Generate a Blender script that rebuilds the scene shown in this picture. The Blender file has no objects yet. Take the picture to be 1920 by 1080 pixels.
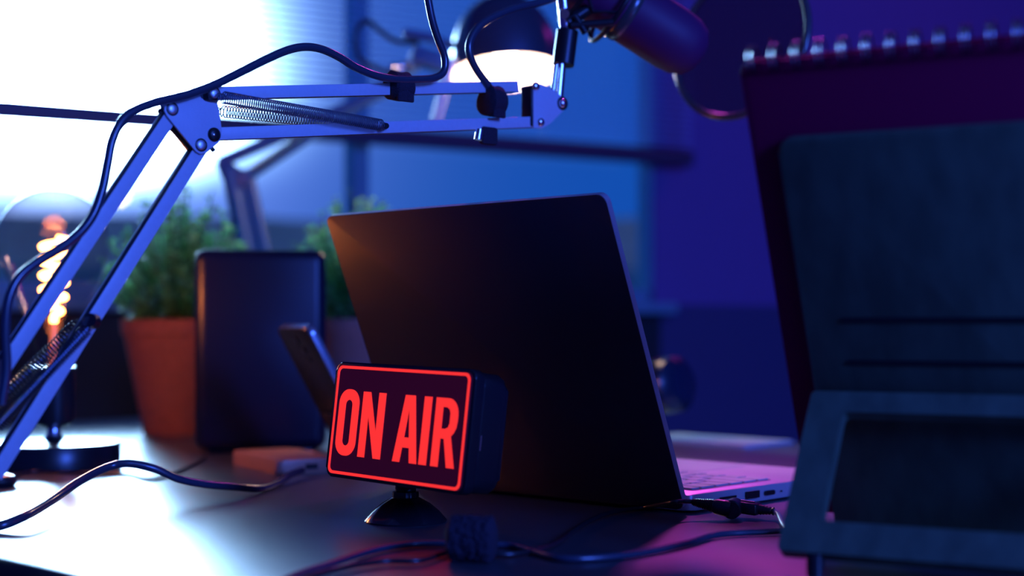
import bpy, bmesh, math, random
from mathutils import Vector, Matrix, noise
random.seed(7)
PI = math.pi
sc = bpy.context.scene
V = Vector

# ------------------------------------------------------------------ camera
F = 2760.0                      # focal length in pixels of the 1920 wide frame
EYE = V((0, 0, .137))           # the lens stands a hand's breadth above the desk
cam_d = bpy.data.cameras.new('camera')
cam = bpy.data.objects.new('camera', cam_d)
sc.collection.objects.link(cam)
cam.location = EYE
cam.rotation_euler = (PI/2, 0, 0)
cam_d.sensor_width = 36
cam_d.lens = F/1920*36
cam_d.shift_y = 72/1920
cam_d.clip_start = .02
cam_d.clip_end = 500
cam_d.dof.use_dof = True
cam_d.dof.focus_distance = 1.055
cam_d.dof.aperture_fstop = 3.4
cam_d.dof.aperture_blades = 0
sc.camera = cam
sc.view_settings.view_transform = 'Standard'
sc.view_settings.look = 'None'
sc.view_settings.exposure = 0
sc.view_settings.gamma = 1
sc.view_settings.use_curve_mapping = False

def P(px, py, Y):               # the point at distance Y seen at photo pixel px, py
    return V(((px-960)/F*Y, Y, .137+(612-py)/F*Y))
def D(px, py, z=0):             # the point at height z seen at that pixel (desk things)
    Y = (.137-z)*F/(py-612)
    return V(((px-960)/F*Y, Y, z))
def R(px, py, p0, n):           # the point of a plane seen at that pixel
    d = V(((px-960)/F, 1, (612-py)/F))
    return EYE + d*((p0-EYE).dot(n)/d.dot(n))

# ------------------------------------------------------------------ world: dusk sky with a bright glow low in the sky
w = bpy.data.worlds.new('sky'); sc.world = w; w.use_nodes = True
nt = w.node_tree; nt.nodes.clear()
def N(t, tree=None, **k):
    n = (tree or nt).nodes.new(t)
    for a, b in k.items(): setattr(n, a, b)
    return n
tc = N('ShaderNodeTexCoord')
g = V((-.345, 1, .17)).normalized()
dot = N('ShaderNodeVectorMath', operation='DOT_PRODUCT'); dot.inputs[1].default_value = g
nt.links.new(tc.outputs['Generated'], dot.inputs[0])
def mth(op, a, b=None, tree=None):
    n = N('ShaderNodeMath', tree, operation=op)
    for i, x in enumerate((a, b)):
        if x is None: continue
        if isinstance(x, (int, float)): n.inputs[i].default_value = x
        else: (tree or nt).links.new(x, n.inputs[i])
    return n.outputs[0]
d1 = mth('SUBTRACT', dot.outputs['Value'], 1.0)
sep = N('ShaderNodeSeparateXYZ'); nt.links.new(tc.outputs['Generated'], sep.inputs[0])
low = N('ShaderNodeMapRange', interpolation_type='SMOOTHSTEP'); nt.links.new(sep.outputs['Z'], low.inputs[0])
for i, v_ in ((1, .072), (2, .155), (3, .05), (4, 1.0)): low.inputs[i].default_value = v_
core = mth('MINIMUM', mth('MULTIPLY', mth('EXPONENT', mth('MULTIPLY', d1, 390.0)), 1000.0), 190.0)
core = mth('MULTIPLY', core, mth('POWER', low.outputs[0], 2.0))
halo = mth('MULTIPLY', mth('EXPONENT', mth('MULTIPLY', d1, 70.0)), 2.4)
wo = N('ShaderNodeOutputWorld'); last = None
for col_, st in (((.36, .66, 1, 1), core), ((.13, .19, .46, 1), halo), ((.006, .085, .46, 1), 1.0)):
    bg = N('ShaderNodeBackground'); bg.inputs[0].default_value = col_
    if isinstance(st, float): bg.inputs[1].default_value = st
    else: nt.links.new(st, bg.inputs[1])
    if last is None: last = bg.outputs[0]
    else:
        ad = N('ShaderNodeAddShader'); nt.links.new(last, ad.inputs[0]); nt.links.new(bg.outputs[0], ad.inputs[1]); last = ad.outputs[0]
nt.links.new(last, wo.inputs[0])

# ------------------------------------------------------------------ room lights
def area(name, loc, target, size, power, col, size_y=None, spread=PI):
    l = bpy.data.lights.new(name, 'AREA'); l.energy = power; l.color = col
    l.shape = 'RECTANGLE'; l.size = size; l.size_y = size_y or size; l.spread = spread
    o = bpy.data.objects.new(name, l); sc.collection.objects.link(o)
    o.location = loc
    o.rotation_euler = (V(target)-V(loc)).to_track_quat('-Z', 'Y').to_euler()
    return o
area('blue_room_light', (1.75, -1.35, .95), (-.1, 1.2, .2), .7, 95, (.05, .14, 1))
area('magenta_desk_light', (.24, 2.3, 1.24), (.32, 1.12, 0), .12, .85, (1, .10, .95), spread=math.radians(40))
area('magenta_wall_light', (1.5, 3.0, 1.5), (1.2, 3.05, .5), .2, .95, (1, .05, .75))

# ------------------------------------------------------------------ materials
MATS = {}
def mat(name, col, rough=.5, metal=0, bump=0, scale=60, vary=0, coat=0, spec=.5, stretch=None, trans=0, emit=None, es=0, sheen=0):
    if name in MATS: return MATS[name]
    m = bpy.data.materials.new(name); m.use_nodes = True; t = m.node_tree
    b = t.nodes['Principled BSDF']
    b.inputs['Roughness'].default_value = rough
    b.inputs['Metallic'].default_value = metal
    b.inputs['Specular IOR Level'].default_value = spec
    b.inputs['Coat Weight'].default_value = coat
    b.inputs['Transmission Weight'].default_value = trans
    b.inputs['Sheen Weight'].default_value = sheen
    tcn = t.nodes.new('ShaderNodeTexCoord')
    mp = t.nodes.new('ShaderNodeMapping'); t.links.new(tcn.outputs['Object'], mp.inputs[0])
    if stretch: mp.inputs['Scale'].default_value = stretch
    nz = t.nodes.new('ShaderNodeTexNoise'); nz.inputs['Scale'].default_value = scale
    nz.inputs['Detail'].default_value = 4
    t.links.new(mp.outputs[0], nz.inputs[0])
    rp = t.nodes.new('ShaderNodeValToRGB')
    k = vary
    rp.color_ramp.elements[0].color = [max(0, c*(1-k)) for c in col]+[1]
    rp.color_ramp.elements[1].color = [min(1, c*(1+k)) for c in col]+[1]
    rp.color_ramp.elements[0].position = .3; rp.color_ramp.elements[1].position = .7
    t.links.new(nz.outputs[0], rp.inputs[0]); t.links.new(rp.outputs[0], b.inputs['Base Color'])
    if bump:
        bp = t.nodes.new('ShaderNodeBump'); bp.inputs['Strength'].default_value = bump
        bp.inputs['Distance'].default_value = .0006
        t.links.new(nz.outputs[0], bp.inputs['Height']); t.links.new(bp.outputs[0], b.inputs['Normal'])
    if emit:
        b.inputs['Emission Color'].default_value = (*emit, 1); b.inputs['Emission Strength'].default_value = es
    MATS[name] = m
    return m
M = dict(
    wall=mat('painted_wall', (.15, .10, .36), .8, bump=.3, scale=90, vary=.04),
    ceiling=mat('white_ceiling', (.5, .5, .5), .9),
    floor=mat('dark_floor', (.05, .04, .035), .5, scale=8, vary=.3),
    frame=mat('window_frame_paint', (.12, .34, .44), .5),
    desk=mat('black_grained_desk', (.05, .06, .07), .32, bump=.12, scale=900, vary=.15, spec=1),
    edge=mat('black_desk_edge', (.01, .01, .012), .5),
    slat=mat('blind_slat', (.30, .46, .78), .5),
    rail=mat('dark_blind_rail', (.06, .05, .10), .5),
    hill=mat('hazy_hill', (.85, .32, .26), 1, scale=.3, vary=.2),
    armpaint=mat('silver_arm_paint', (.55, .58, .66), .42, metal=.0, scale=300, vary=.03),
    armdark=mat('dark_steel', (.03, .032, .04), .35, metal=.6),
    barshade=mat('shaded_bar_side', (.02, .03, .06), .5),  # near-black navy puts the shade of the bar sides into the colour
    plate=mat('arm_plate_paint', (.55, .58, .66), .45, metal=.0, bump=.1, scale=1200, vary=.04),
    chrome=mat('chrome', (.85, .86, .88), .22, metal=1),
    bolt=mat('bright_bolt_metal', (.95, .96, .97), .46, metal=1),
    spring=mat('black_spring_steel', (.30, .36, .46), .3, metal=.85),
    spring2=mat('dark_spring_steel', (.07, .08, .12), .3, metal=.8),
    rubber=mat('black_rubber', (.014, .015, .02), .30, spec=.6),
    bluecable=mat('glossy_dark_cable', (.035, .045, .075), .24, spec=.7),
    velcro=mat('black_velcro', (.028, .018, .035), .95, bump=1, scale=1500, vary=.5),
    lid=mat('laptop_dark_aluminium', (.085, .075, .095), .45, metal=.7, scale=700, vary=.02, bump=.05),
    alu=mat('laptop_silver_aluminium', (.52, .50, .53), .40, metal=.45),
    key=mat('laptop_key', (.42, .40, .43), .5),
    keygap=mat('laptop_key_gap', (.012, .012, .016), .6),
    port=mat('port_black', (.005, .005, .006), .4),
    screen=mat('laptop_screen', (.01, .01, .012), .15),
    signbody=mat('sign_black_plastic', (.012, .010, .014), .33, spec=.5),
    signface=mat('sign_face', (.02, .004, .012), .55, spec=.2, emit=(.55, .03, .30), es=.035),
    neon=mat('sign_red_light', (.6, .02, .02), .5, emit=(1, .032, .026), es=1.0),
    cup=mat('sign_foot_gloss', (.018, .014, .018), .16, spec=.8),
    phone=mat('phone_glass_back', (.02, .03, .045), .22, spec=.6),
    phonerim=mat('phone_metal_rim', (.5, .55, .62), .25, metal=.9),
    lens=mat('camera_lens', (.02, .02, .02), .08, spec=1),
    gold=mat('matte_orange_case', (.62, .33, .22), .42, metal=.3),
    spk=mat('speaker_case', (.004, .007, .026), .34, spec=.4),
    terra=mat('terracotta', (.48, .18, .13), .75, bump=.3, scale=120, vary=.12),
    soil=mat('potting_soil', (.02, .012, .008), 1, bump=1, scale=200),
    leaf=mat('green_leaf', (.20, .62, .26), .34, scale=40, vary=.35),
    stem=mat('plant_stem', (.05, .08, .02), .7),
    lampmetal=mat('desk_lamp_metal', (.07, .17, .30), .4, metal=.0),
    shade=mat('desk_lamp_shade', (.13, .15, .22), .24, metal=.75, spec=.6),
    shadein=mat('shade_lining_white', (.85, .82, .78), .6),
    bulbw=mat('lit_lamp_bulb', (1, .9, .8), .5, emit=(1, .78, .62), es=16),
    black=mat('black_lamp_base', (.012, .016, .02), .3, spec=.6),
    filament=mat('hot_filament', (1, .5, .2), .5, emit=(1, .30, .07), es=24),
    wood=mat('stand_wood', (.08, .12, .075), .55, stretch=(14, 14, .8), scale=5, vary=.22),
    cover=mat('notebook_dark_cover', (.28, .002, .06), .6, spec=.2, bump=.2, scale=600),
    paper=mat('paper_edge', (.4, .45, .5), .8),
    wire=mat('binding_wire', (.13, .13, .17), .24, metal=.9),
    mic=mat('microphone_body', (.09, .012, .08), .55, spec=.4),
    mesh=mat('pop_filter_cloth', (.03, .02, .03), .9),
    ring=mat('pop_filter_ring', (.05, .05, .06), .25, spec=.8),
    hp=mat('headphone_plastic', (.01, .02, .05), .25, spec=.6),
    pad=mat('blue_pale_paper', (.45, .5, .55), .6),
)
# window glass and bulb glass: a clear thin sheet with a fresnel shine
def glass(name, tint=(1, 1, 1), rough=.0, f=1.45, k=1, base=.04):
    m = bpy.data.materials.new(name); m.use_nodes = True; t = m.node_tree; t.nodes.clear()
    a = N('ShaderNodeBsdfTransparent', t); a.inputs[0].default_value = (*tint, 1)
    b = N('ShaderNodeBsdfGlossy', t); b.inputs['Roughness'].default_value = rough
    lw = N('ShaderNodeLayerWeight', t)
    mx = N('ShaderNodeMixShader', t); o = N('ShaderNodeOutputMaterial', t)
    q = mth('ADD', mth('MULTIPLY', mth('POWER', lw.outputs['Facing'], f, t), k, t), base, t)
    t.links.new(q, mx.inputs[0]); t.links.new(a.outputs[0], mx.inputs[1]); t.links.new(b.outputs[0], mx.inputs[2])
    t.links.new(mx.outputs[0], o.inputs[0])
    return m
M['pane'] = glass('window_glass', (.97, .98, 1), .0, 5, .5)
M['bulbglass'] = glass('bulb_glass', (.97, .90, .88), .05, 3.0, .55, .012)
def meshcloth():
    m = bpy.data.materials.new('pop_filter_mesh'); m.use_nodes = True; t = m.node_tree; t.nodes.clear()
    a = N('ShaderNodeBsdfTransparent', t); b = N('ShaderNodeBsdfDiffuse', t); b.inputs[0].default_value = (.05, .03, .05, 1)
    mx = N('ShaderNodeMixShader', t); mx.inputs[0].default_value = .55; o = N('ShaderNodeOutputMaterial', t)
    t.links.new(a.outputs[0], mx.inputs[1]); t.links.new(b.outputs[0], mx.inputs[2]); t.links.new(mx.outputs[0], o.inputs[0])
    return m
M['cloth'] = meshcloth()
lt = M['leaf'].node_tree; pb_ = lt.nodes['Principled BSDF']       # leaves let light through
tl_ = N('ShaderNodeBsdfTranslucent', lt); tl_.inputs[0].default_value = (.35, .85, .35, 1)
mx_ = N('ShaderNodeMixShader', lt); mx_.inputs[0].default_value = .45
lt.links.new(pb_.outputs[0], mx_.inputs[1]); lt.links.new(tl_.outputs[0], mx_.inputs[2]); lt.links.new(mx_.outputs[0], lt.nodes['Material Output'].inputs[0])

# ------------------------------------------------------------------ helpers
ORG = {}
def thing(name, label, cat, loc=(0, 0, 0), group=None):
    o = bpy.data.objects.new(name, None); o.empty_display_size = .02
    sc.collection.objects.link(o); o.location = loc
    o['label'] = label; o['category'] = cat
    if group: o['group'] = group
    ORG[o] = V(loc)
    return o
def obj(name, bm, m, parent=None, smooth=True, label=None, auto=40):
    """link a bmesh given in world coordinates as one mesh object"""
    bmesh.ops.recalc_face_normals(bm, faces=bm.faces)
    org = ORG.get(parent)
    if org is None and parent is None:
        xs = [v.co for v in bm.verts]
        org = V((sum(v.x for v in xs)/len(xs), sum(v.y for v in xs)/len(xs), min(v.z for v in xs)))
    bm.transform(Matrix.Translation(-org))
    if smooth:
        for f in bm.faces: f.smooth = True
        for e in bm.edges:
            if len(e.link_faces) == 2 and e.calc_face_angle(0) > math.radians(auto): e.smooth = False
    me = bpy.data.meshes.new(name); bm.to_mesh(me); bm.free(); me.materials.append(m)
    o = bpy.data.objects.new(name, me); sc.collection.objects.link(o)
    if parent is None: o.location = org
    else: o.parent = parent
    ORG[o] = org
    if label: o['label'] = label
    return o
def tag(o, label, cat, group=None, kind=None):
    o['label'] = label; o['category'] = cat
    if group: o['group'] = group
    if kind: o['kind'] = kind
    return o
def struct(name, bm, m, smooth=False):
    o = obj(name, bm, m, None, smooth); o['kind'] = 'structure'; return o
def frame(o, x, y, z):          # matrix with these axes and origin
    x = V(x).normalized(); y = V(y).normalized(); z = V(z).normalized()
    m = Matrix((x, y, z)).transposed().to_4x4(); m.translation = V(o); return m
def axis_frame(o, d):
    d = V(d).normalized(); a = V((0, 0, 1)) if abs(d.z) < .9 else V((1, 0, 0))
    x = a.cross(d).normalized(); return frame(o, x, d.cross(x), d)
def box(bm, mt, sx, sy, sz, bev=0, seg=2):
    r = bmesh.ops.create_cube(bm, size=1, matrix=Matrix.Diagonal((sx, sy, sz, 1)))
    vs = r['verts']
    if bev:
        es = list({e for v in vs for e in v.link_edges})
        r2 = bmesh.ops.bevel(bm, geom=es, offset=bev, segments=seg, affect='EDGES', profile=.5)
        vs = list({v for f in r2['faces'] for v in f.verts} | {v for v in vs if v.is_valid})
    bmesh.ops.transform(bm, matrix=mt, verts=vs)
    return vs
def prism(bm, pts, mt, z0, z1, bev=0):
    a = [bm.verts.new(mt @ V((x, y, z0))) for x, y in pts]
    b = [bm.verts.new(mt @ V((x, y, z1))) for x, y in pts]
    n = len(pts)
    fs = [bm.faces.new(a[::-1]), bm.faces.new(b)]
    for i in range(n): bm.faces.new((a[i], a[(i+1) % n], b[(i+1) % n], b[i]))
    if bev:
        es = [e for f in fs for e in f.edges]
        bmesh.ops.bevel(bm, geom=es, offset=bev, segments=2, affect='EDGES', profile=.5)
def rrect(x0, y0, x1, y1, r, n=6):
    out = []
    for cx, cy, a in ((x1-r, y1-r, 0), (x0+r, y1-r, 90), (x0+r, y0+r, 180), (x1-r, y0+r, 270)):
        for i in range(n+1):
            t = math.radians(a+90*i/n); out.append((cx+r*math.cos(t), cy+r*math.sin(t)))
    return out
def ringprism(bm, outer, inner, mt, z0, z1):   # loops of equal length
    n = len(outer)
    L = [[bm.verts.new(mt @ V((x, y, z))) for x, y in lp] for lp in (outer, inner) for z in (z0, z1)]
    for i in range(n):
        j = (i+1) % n
        bm.faces.new((L[0][i], L[0][j], L[1][j], L[1][i])); bm.faces.new((L[2][j], L[2][i], L[3][i], L[3][j]))
        bm.faces.new((L[1][i], L[1][j], L[3][j], L[3][i])); bm.faces.new((L[0][j], L[0][i], L[2][i], L[2][j]))
def lathe(bm, prof, mt, n=40, mod=None):
    rows = []
    for r, z in prof:
        if r < 1e-6: rows.append([bm.verts.new(mt @ V((0, 0, z)))])
        else:
            row = []
            for i in range(n):
                a = 2*PI*i/n; q = mod(a, r, z) if mod else r
                row.append(bm.verts.new(mt @ V((q*math.cos(a), q*math.sin(a), z))))
            rows.append(row)
    for A, B in zip(rows, rows[1:]):
        for i in range(n):
            j = (i+1) % n
            if len(A) == 1 and len(B) == 1: break
            if len(A) == 1: bm.faces.new((A[0], B[i], B[j]))
            elif len(B) == 1: bm.faces.new((A[i], A[j], B[0]))
            else: bm.faces.new((A[i], A[j], B[j], B[i]))
def spline(pts, n=8):
    pts = [V(p) for p in pts]; out = []
    q = [pts[0]*2-pts[1]]+pts+[pts[-1]*2-pts[-2]]
    for i in range(1, len(q)-2):
        for k in range(n):
            t = k/n; a, b, c, d = q[i-1:i+3]
            out.append(.5*((2*b)+(c-a)*t+(2*a-5*b+4*c-d)*t*t+(3*b-a-3*c+d)*t**3))
    out.append(pts[-1]); return out
def tube(bm, pts, r, n=12, closed=False, rf=None):
    pts = [V(p) for p in pts]; rows = []; m = len(pts)
    t0 = (pts[1]-pts[0]).normalized()
    x = t0.orthogonal().normalized()
    for i, p in enumerate(pts):
        if closed: t = (pts[(i+1) % m]-pts[i-1]).normalized()
        else: t = (pts[min(i+1, m-1)]-pts[max(i-1, 0)]).normalized()
        x = (x-t*x.dot(t)).normalized(); y = t.cross(x)
        rr = rf(i/(m-1)) if rf else r
        rows.append([bm.verts.new(p+(x*math.cos(2*PI*k/n)+y*math.sin(2*PI*k/n))*rr) for k in range(n)])
    last = m if closed else m-1
    for i in range(last):
        A = rows[i]; B = rows[(i+1) % m]
        for k in range(n): bm.faces.new((A[k], A[(k+1) % n], B[(k+1) % n], B[k]))
    if not closed: bm.faces.new(rows[0][::-1]); bm.faces.new(rows[-1])
def cyl(bm, a, b, r, n=24, r2=None):
    tube(bm, [a, b], r, n, rf=(lambda t: r+(r2-r)*t) if r2 is not None else None)
def helix(bm, a, b, R_, turns, r, per=12, n=6, rf=None):
    a = V(a); b = V(b); mt = axis_frame(a, b-a); L = (b-a).length; k = int(turns*per); pts = []
    for i in range(k+1):
        t = i/k; an = 2*PI*turns*t; q = rf(t) if rf else 1
        pts.append(mt @ V((R_*q*math.cos(an), R_*q*math.sin(an), L*t)))
    tube(bm, pts, r, n)
def BM(): return bmesh.new()

h = V((-.7266, .6871, 0)); b = V((.6871, .7266, 0)); Z = V((0, 0, 1))    # desk axes: along the hinge, across the desk

# ------------------------------------------------------------------ the room
wd = V((.863, .505, 0)).normalized(); wn = V((-.505, .863, 0)).normalized()   # window wall direction and outward normal
def W(s, n, z): return wd*s+wn*n+Z*z
WN = 2.70; FL = -.74; CE = 1.75
WM = frame((0, 0, 0), wd, wn, Z)
def wbox(bm, s0, s1, n0, n1, z0, z1, bev=0):
    box(bm, WM @ Matrix.Translation(((s0+s1)/2, (n0+n1)/2, (z0+z1)/2)), s1-s0, n1-n0, z1-z0, bev)
wx0, wx1, wz0, wz1 = -.35, 1.952, .19, 1.32
bm = BM()
wbox(bm, -2.4, wx0, WN, WN+.055, FL, CE); wbox(bm, wx1, 3.8, WN, WN+.055, FL, CE)
wbox(bm, wx0, wx1, WN, WN+.055, FL, wz0); wbox(bm, wx0, wx1, WN, WN+.055, wz1, CE)
struct('wall_window', bm, M['wall'])
bm = BM(); wbox(bm, 3.8, 3.92, -2.2, WN+.055, FL, CE); struct('wall_right', bm, M['wall'])
bm = BM(); wbox(bm, -2.52, -2.4, -2.2, WN+.055, FL, CE); struct('wall_left', bm, M['wall'])
bm = BM(); wbox(bm, -2.52, 3.92, -2.32, -2.2, FL, CE); struct('wall_back', bm, M['wall'])
bm = BM(); wbox(bm, -2.52, 3.92, -2.32, WN+.055, FL-.1, FL); struct('floor', bm, M['floor'])
bm = BM(); wbox(bm, -2.52, 3.92, -2.32, WN+.055, CE, CE+.1); struct('ceiling', bm, M['ceiling'])
# window: frame with mullions, three panes
bm = BM()
wbox(bm, wx0, wx0+.04, WN+.006, WN+.05, wz0, wz1); wbox(bm, wx1-.012, wx1, WN+.006, WN+.05, wz0, wz1)
wbox(bm, wx0, wx1, WN+.006, WN+.05, wz0, wz0+.03); wbox(bm, wx0, wx1, WN+.006, WN+.05, wz1-.04, wz1)
for s in (.43, 1.232): wbox(bm, s-.018, s+.018, WN+.006, WN+.05, wz0, wz1)
win = struct('window_1', bm, M['frame'])
for a, c in ((wx0+.04, .412), (.448, 1.214), (1.25, wx1-.012)):
    bm = BM(); wbox(bm, a, c, WN+.026, WN+.030, wz0+.03, wz1-.04)
    obj('glass_pane', bm, M['pane'], win, False)
bm = BM(); wbox(bm, wx0-.03, wx1+.03, WN-.05, WN+.006, wz0-.025, wz0, .004); struct('trim_sill', bm, M['frame'])
# distant hill line outside
bm = BM(); n = 60; rows = []
for i in range(n+1):
    a = math.radians(-52+90*i/n); d = 60
    top = d*.0745*(1+.05*noise.noise(V((i*.35, 3, 0)))+.02*noise.noise(V((i*1.3, 7, 0))))
    c = V((math.sin(a)*d, math.cos(a)*d, 0))
    rows.append([bm.verts.new(c+V((0, 0, -6))), bm.verts.new(c+V((0, 0, top*.55))), bm.verts.new(c*1.25+V((0, 0, top*1.25)))])
for A, B in zip(rows, rows[1:]):
    for k in range(2): bm.faces.new((A[k], B[k], B[k+1], A[k+1]))
struct('hills', bm, M['hill'], True)

bm = BM(); wbox(bm, -2.4, 1.96, WN-.012, WN, FL, .186); struct('trim_1', bm, mat('dark_lower_panel', (.010, .022, .03), .7))  # panel darker than the wall, reaching up to the sill
bm = BM(); wbox(bm, 1.96, 3.8, WN-.012, WN, FL, .186); struct('trim_shade', bm, mat('navy_wall_shade', (.05, .06, .17), .7))  # added panel, its navy tone stands for light fading low on the wall
# venetian blind hanging in front of the window
bl = thing('venetian_blind', 'wide horizontal-slat blind lowered halfway down the window behind the desk, with dark bottom rail', 'blind', W(1, WN-.045, .50))
bm = BM(); s0, s1 = -.5, 2.02; z = .545
tl = math.radians(24)
while z < 1.33:
    c = W((s0+wx1+.0)/2, WN-.045, z)
    for k in range(1):
        pts = []
        for j in range(5):
            q = (j/4-.5)*.016
            pts.append((q*math.cos(tl), q*math.sin(tl)+.0012*math.cos(PI*(j/4-.5))))
        pr = pts+[(x, y-.0005) for x, y in pts[::-1]]
        mt = frame(W(s0, WN-.045, z), wn, Z, wd)
        prism(bm, pr, mt, 0, s1-s0)
    z += .0137
obj('slats', bm, M['slat'], bl, False)
bm = BM(); wbox(bm, s0, s1, WN-.058, WN-.032, .497, .532, .004); obj('bottom_rail', bm, M['rail'], bl)
bm = BM(); wbox(bm, s0, s1, WN-.065, WN-.02, 1.335, 1.375, .003); obj('head_rail', bm, M['rail'], bl)
for s in (-.2, .80, 1.62):
    bm = BM(); cyl(bm, W(s, WN-.057, .52), W(s, WN-.057, 1.34), .0009, 6); obj('ladder_cord', bm, M['slat'], bl)

# ------------------------------------------------------------------ desk
bm = BM()
d0 = .426; d1_ = 1.50; hmax = 1.925; hmin = -1.3
DM = frame((0, 0, 0), -h, b, Z)
box(bm, DM @ Matrix.Translation((-(hmax+hmin)/2, (d0+d1_)/2, -.0145)), hmax-hmin, d1_-d0, .025, .003)
desk = thing('desk', 'long dark grained desk on which the laptop, lamps and glowing red sign stand', 'desk', b*1.0+V((0, 0, FL)))
for v in bm.verts: v.co.z = min(v.co.z-.0+.002, 0)
obj('desktop', bm, M['desk'], desk)
for a, c in ((hmax-.08, d0+.08), (hmax-.08, d1_-.08), (hmin+.08, d0+.08), (hmin+.08, d1_-.08)):
    bm = BM(); q = h*a+b*c; box(bm, DM.to_3x3().to_4x4() if False else frame(q+Z*(FL-.026)/2, -h, b, Z), .05, .05, -FL-.026, .002); obj('leg', bm, M['edge'], desk)

# ------------------------------------------------------------------ ON AIR sign
SR = V((.71328258, -.70060792, -.01940345)); SU = V((.09773814, .072016, .99260312)); SN = SR.cross(SU)   # SN points at the viewer or away
SN = -SN if SN.y > 0 else SN
SC = V((-.07846575, 1.0, .06974397))
SM = frame(SC, SR, SU, SN)
sign = thing('on_air_sign', 'small black desk sign with glowing red ON AIR letters in a red outline', 'sign', (SC.x, SC.y+.02, 0))
bm = BM(); prism(bm, rrect(-.0718, -.0405, .0718, .0412, .0065), SM, -.009, -.0006, .0014); obj('bezel', bm, M['signbody'], sign)
bm = BM(); prism(bm, rrect(-.0690, -.0395, .0700, .0400, .010), SM, -.0335, -.009, .004)
obj('housing', bm, M['signbody'], sign)
bm = BM(); prism(bm, rrect(-.0690, -.0385, .0690, .0392, .005), SM, -.0006, .0002); face = obj('face_panel', bm, M['signface'], sign)
bm = BM(); ringprism(bm, rrect(-.0680, -.0380, .0680, .0385, .0048), rrect(-.0660, -.0360, .0660, .0365, .0034), SM, .0002, .0006)
obj('glowing_outline', bm, M['neon'], sign, False, 'glowing red outline')
mm = .001
def letter(polys, holes, name):
    cu = bpy.data.curves.new(name, 'CURVE'); cu.dimensions = '2D'; cu.fill_mode = 'BOTH'; cu.extrude = .0002
    for lp in polys+holes:
        s = cu.splines.new('POLY'); s.points.add(len(lp)-1); s.use_cyclic_u = True
        for p, (x, y) in zip(s.points, lp): p.co = (x*mm, y*mm, 0, 1)
    t = bpy.data.objects.new('tmp', cu); sc.collection.objects.link(t)
    me = bpy.data.meshes.new_from_object(t.evaluated_get(bpy.context.evaluated_depsgraph_get()))
    bpy.data.objects.remove(t); bpy.data.curves.remove(cu)
    bm = BM(); bm.from_mesh(me); bpy.data.meshes.remove(me)
    bm.transform(SM @ Matrix.Translation((0, 0, .0005)))
    return obj(name, bm, M['neon'], sign, False, 'glowing red letter')
T, B_ = 21.2, -24.3
letter([rrect(-62.6, -24.7, -40.8, 22.1, 10.0, 10)], [rrect(-55.4, -17.6, -48.0, 14.6, 3.6, 8)], 'letter_o')
letter([[(-37.2, B_), (-37.2, T), (-29.4, T), (-20.4, -6.5), (-20.4, T), (-13.1, T), (-13.1, B_), (-20.6, B_), (-29.9, 5.0), (-29.9, B_)]], [], 'letter_n')
letter([[(-.3, B_), (7.1, T), (17.0, T), (24.1, B_), (16.9, B_), (15.5, -14.3), (8.4, -14.3), (6.9, B_)]], [[(9.4, -7.4), (14.4, -7.4), (12.0, 12.5)]], 'letter_a')
letter([[(26.3, B_), (26.3, T), (33.7, T), (33.7, B_)]], [], 'letter_i')
arc = [(50.0+9.9*math.cos(t), 10.6+10.6*math.sin(t)) for t in [PI/2-PI/2*i/7 for i in range(8)]]
arc2 = [(59.9, 6.5), (59.2, 2.2), (57.4, -1.2), (54.9, -3.6)]
letter([[(38.0, B_), (38.0, T)]+arc+arc2+[(60.6, B_), (53.4, B_), (48.6, -5.6), (45.1, -5.6), (45.1, B_)]],
       [[(45.1, .9), (45.1, 15.2), (49.0, 15.2), (51.6, 14.0), (52.7, 11.6), (52.7, 4.6), (51.6, 2.1), (49.0, .9)]], 'letter_r')
# top button, side switch, suction foot
bm = BM(); prism(bm, rrect(.010, -.026, .034, -.016, .002), frame(SC+SU*.0405, SR, SN, SU), -.001, .0010, .0004); obj('top_button', bm, M['signbody'], sign)
bm = BM(); box(bm, SM @ Matrix.Translation((.0702, -.006, -.012)), .0008, .010, .0012); obj('side_switch', bm, M['chrome'], sign)
fc = D(757, 984, 0); fc = V((fc.x, fc.y+.018, 0))
bm = BM()
def petals(a, r, z): return r*(1-.10*max(0, math.cos(2*(a-.9)))**6) if z > .003 else r
lathe(bm, [(0, 0), (.0285, 0), (.0290, .0012), (.0275, .0030), (.0235, .0075), (.0175, .0125), (.0105, .0165), (.0095, .0170), (0, .0170)], Matrix.Translation(fc), 64, petals)
obj('suction_foot', bm, M['cup'], sign, label='glossy dark suction foot')
bm = BM(); lathe(bm, [(0, .0165), (.0088, .0165), (.0092, .0185), (.0088, .0210), (0, .0210)], Matrix.Translation(fc), 48, lambda a, r, z: r*(1+.03*math.cos(12*a)))
obj('knurled_collar', bm, M['signbody'], sign)
bm = BM(); bmesh.ops.create_uvsphere(bm, u_segments=24, v_segments=12, radius=.0075, matrix=Matrix.Translation(fc+V((0, .0005, .0235)))); cyl(bm, fc+Z*.025, SC-SU*.037-SN*.012+V((0, 0, .003)), .005)
obj('ball_joint', bm, M['signbody'], sign)

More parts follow.
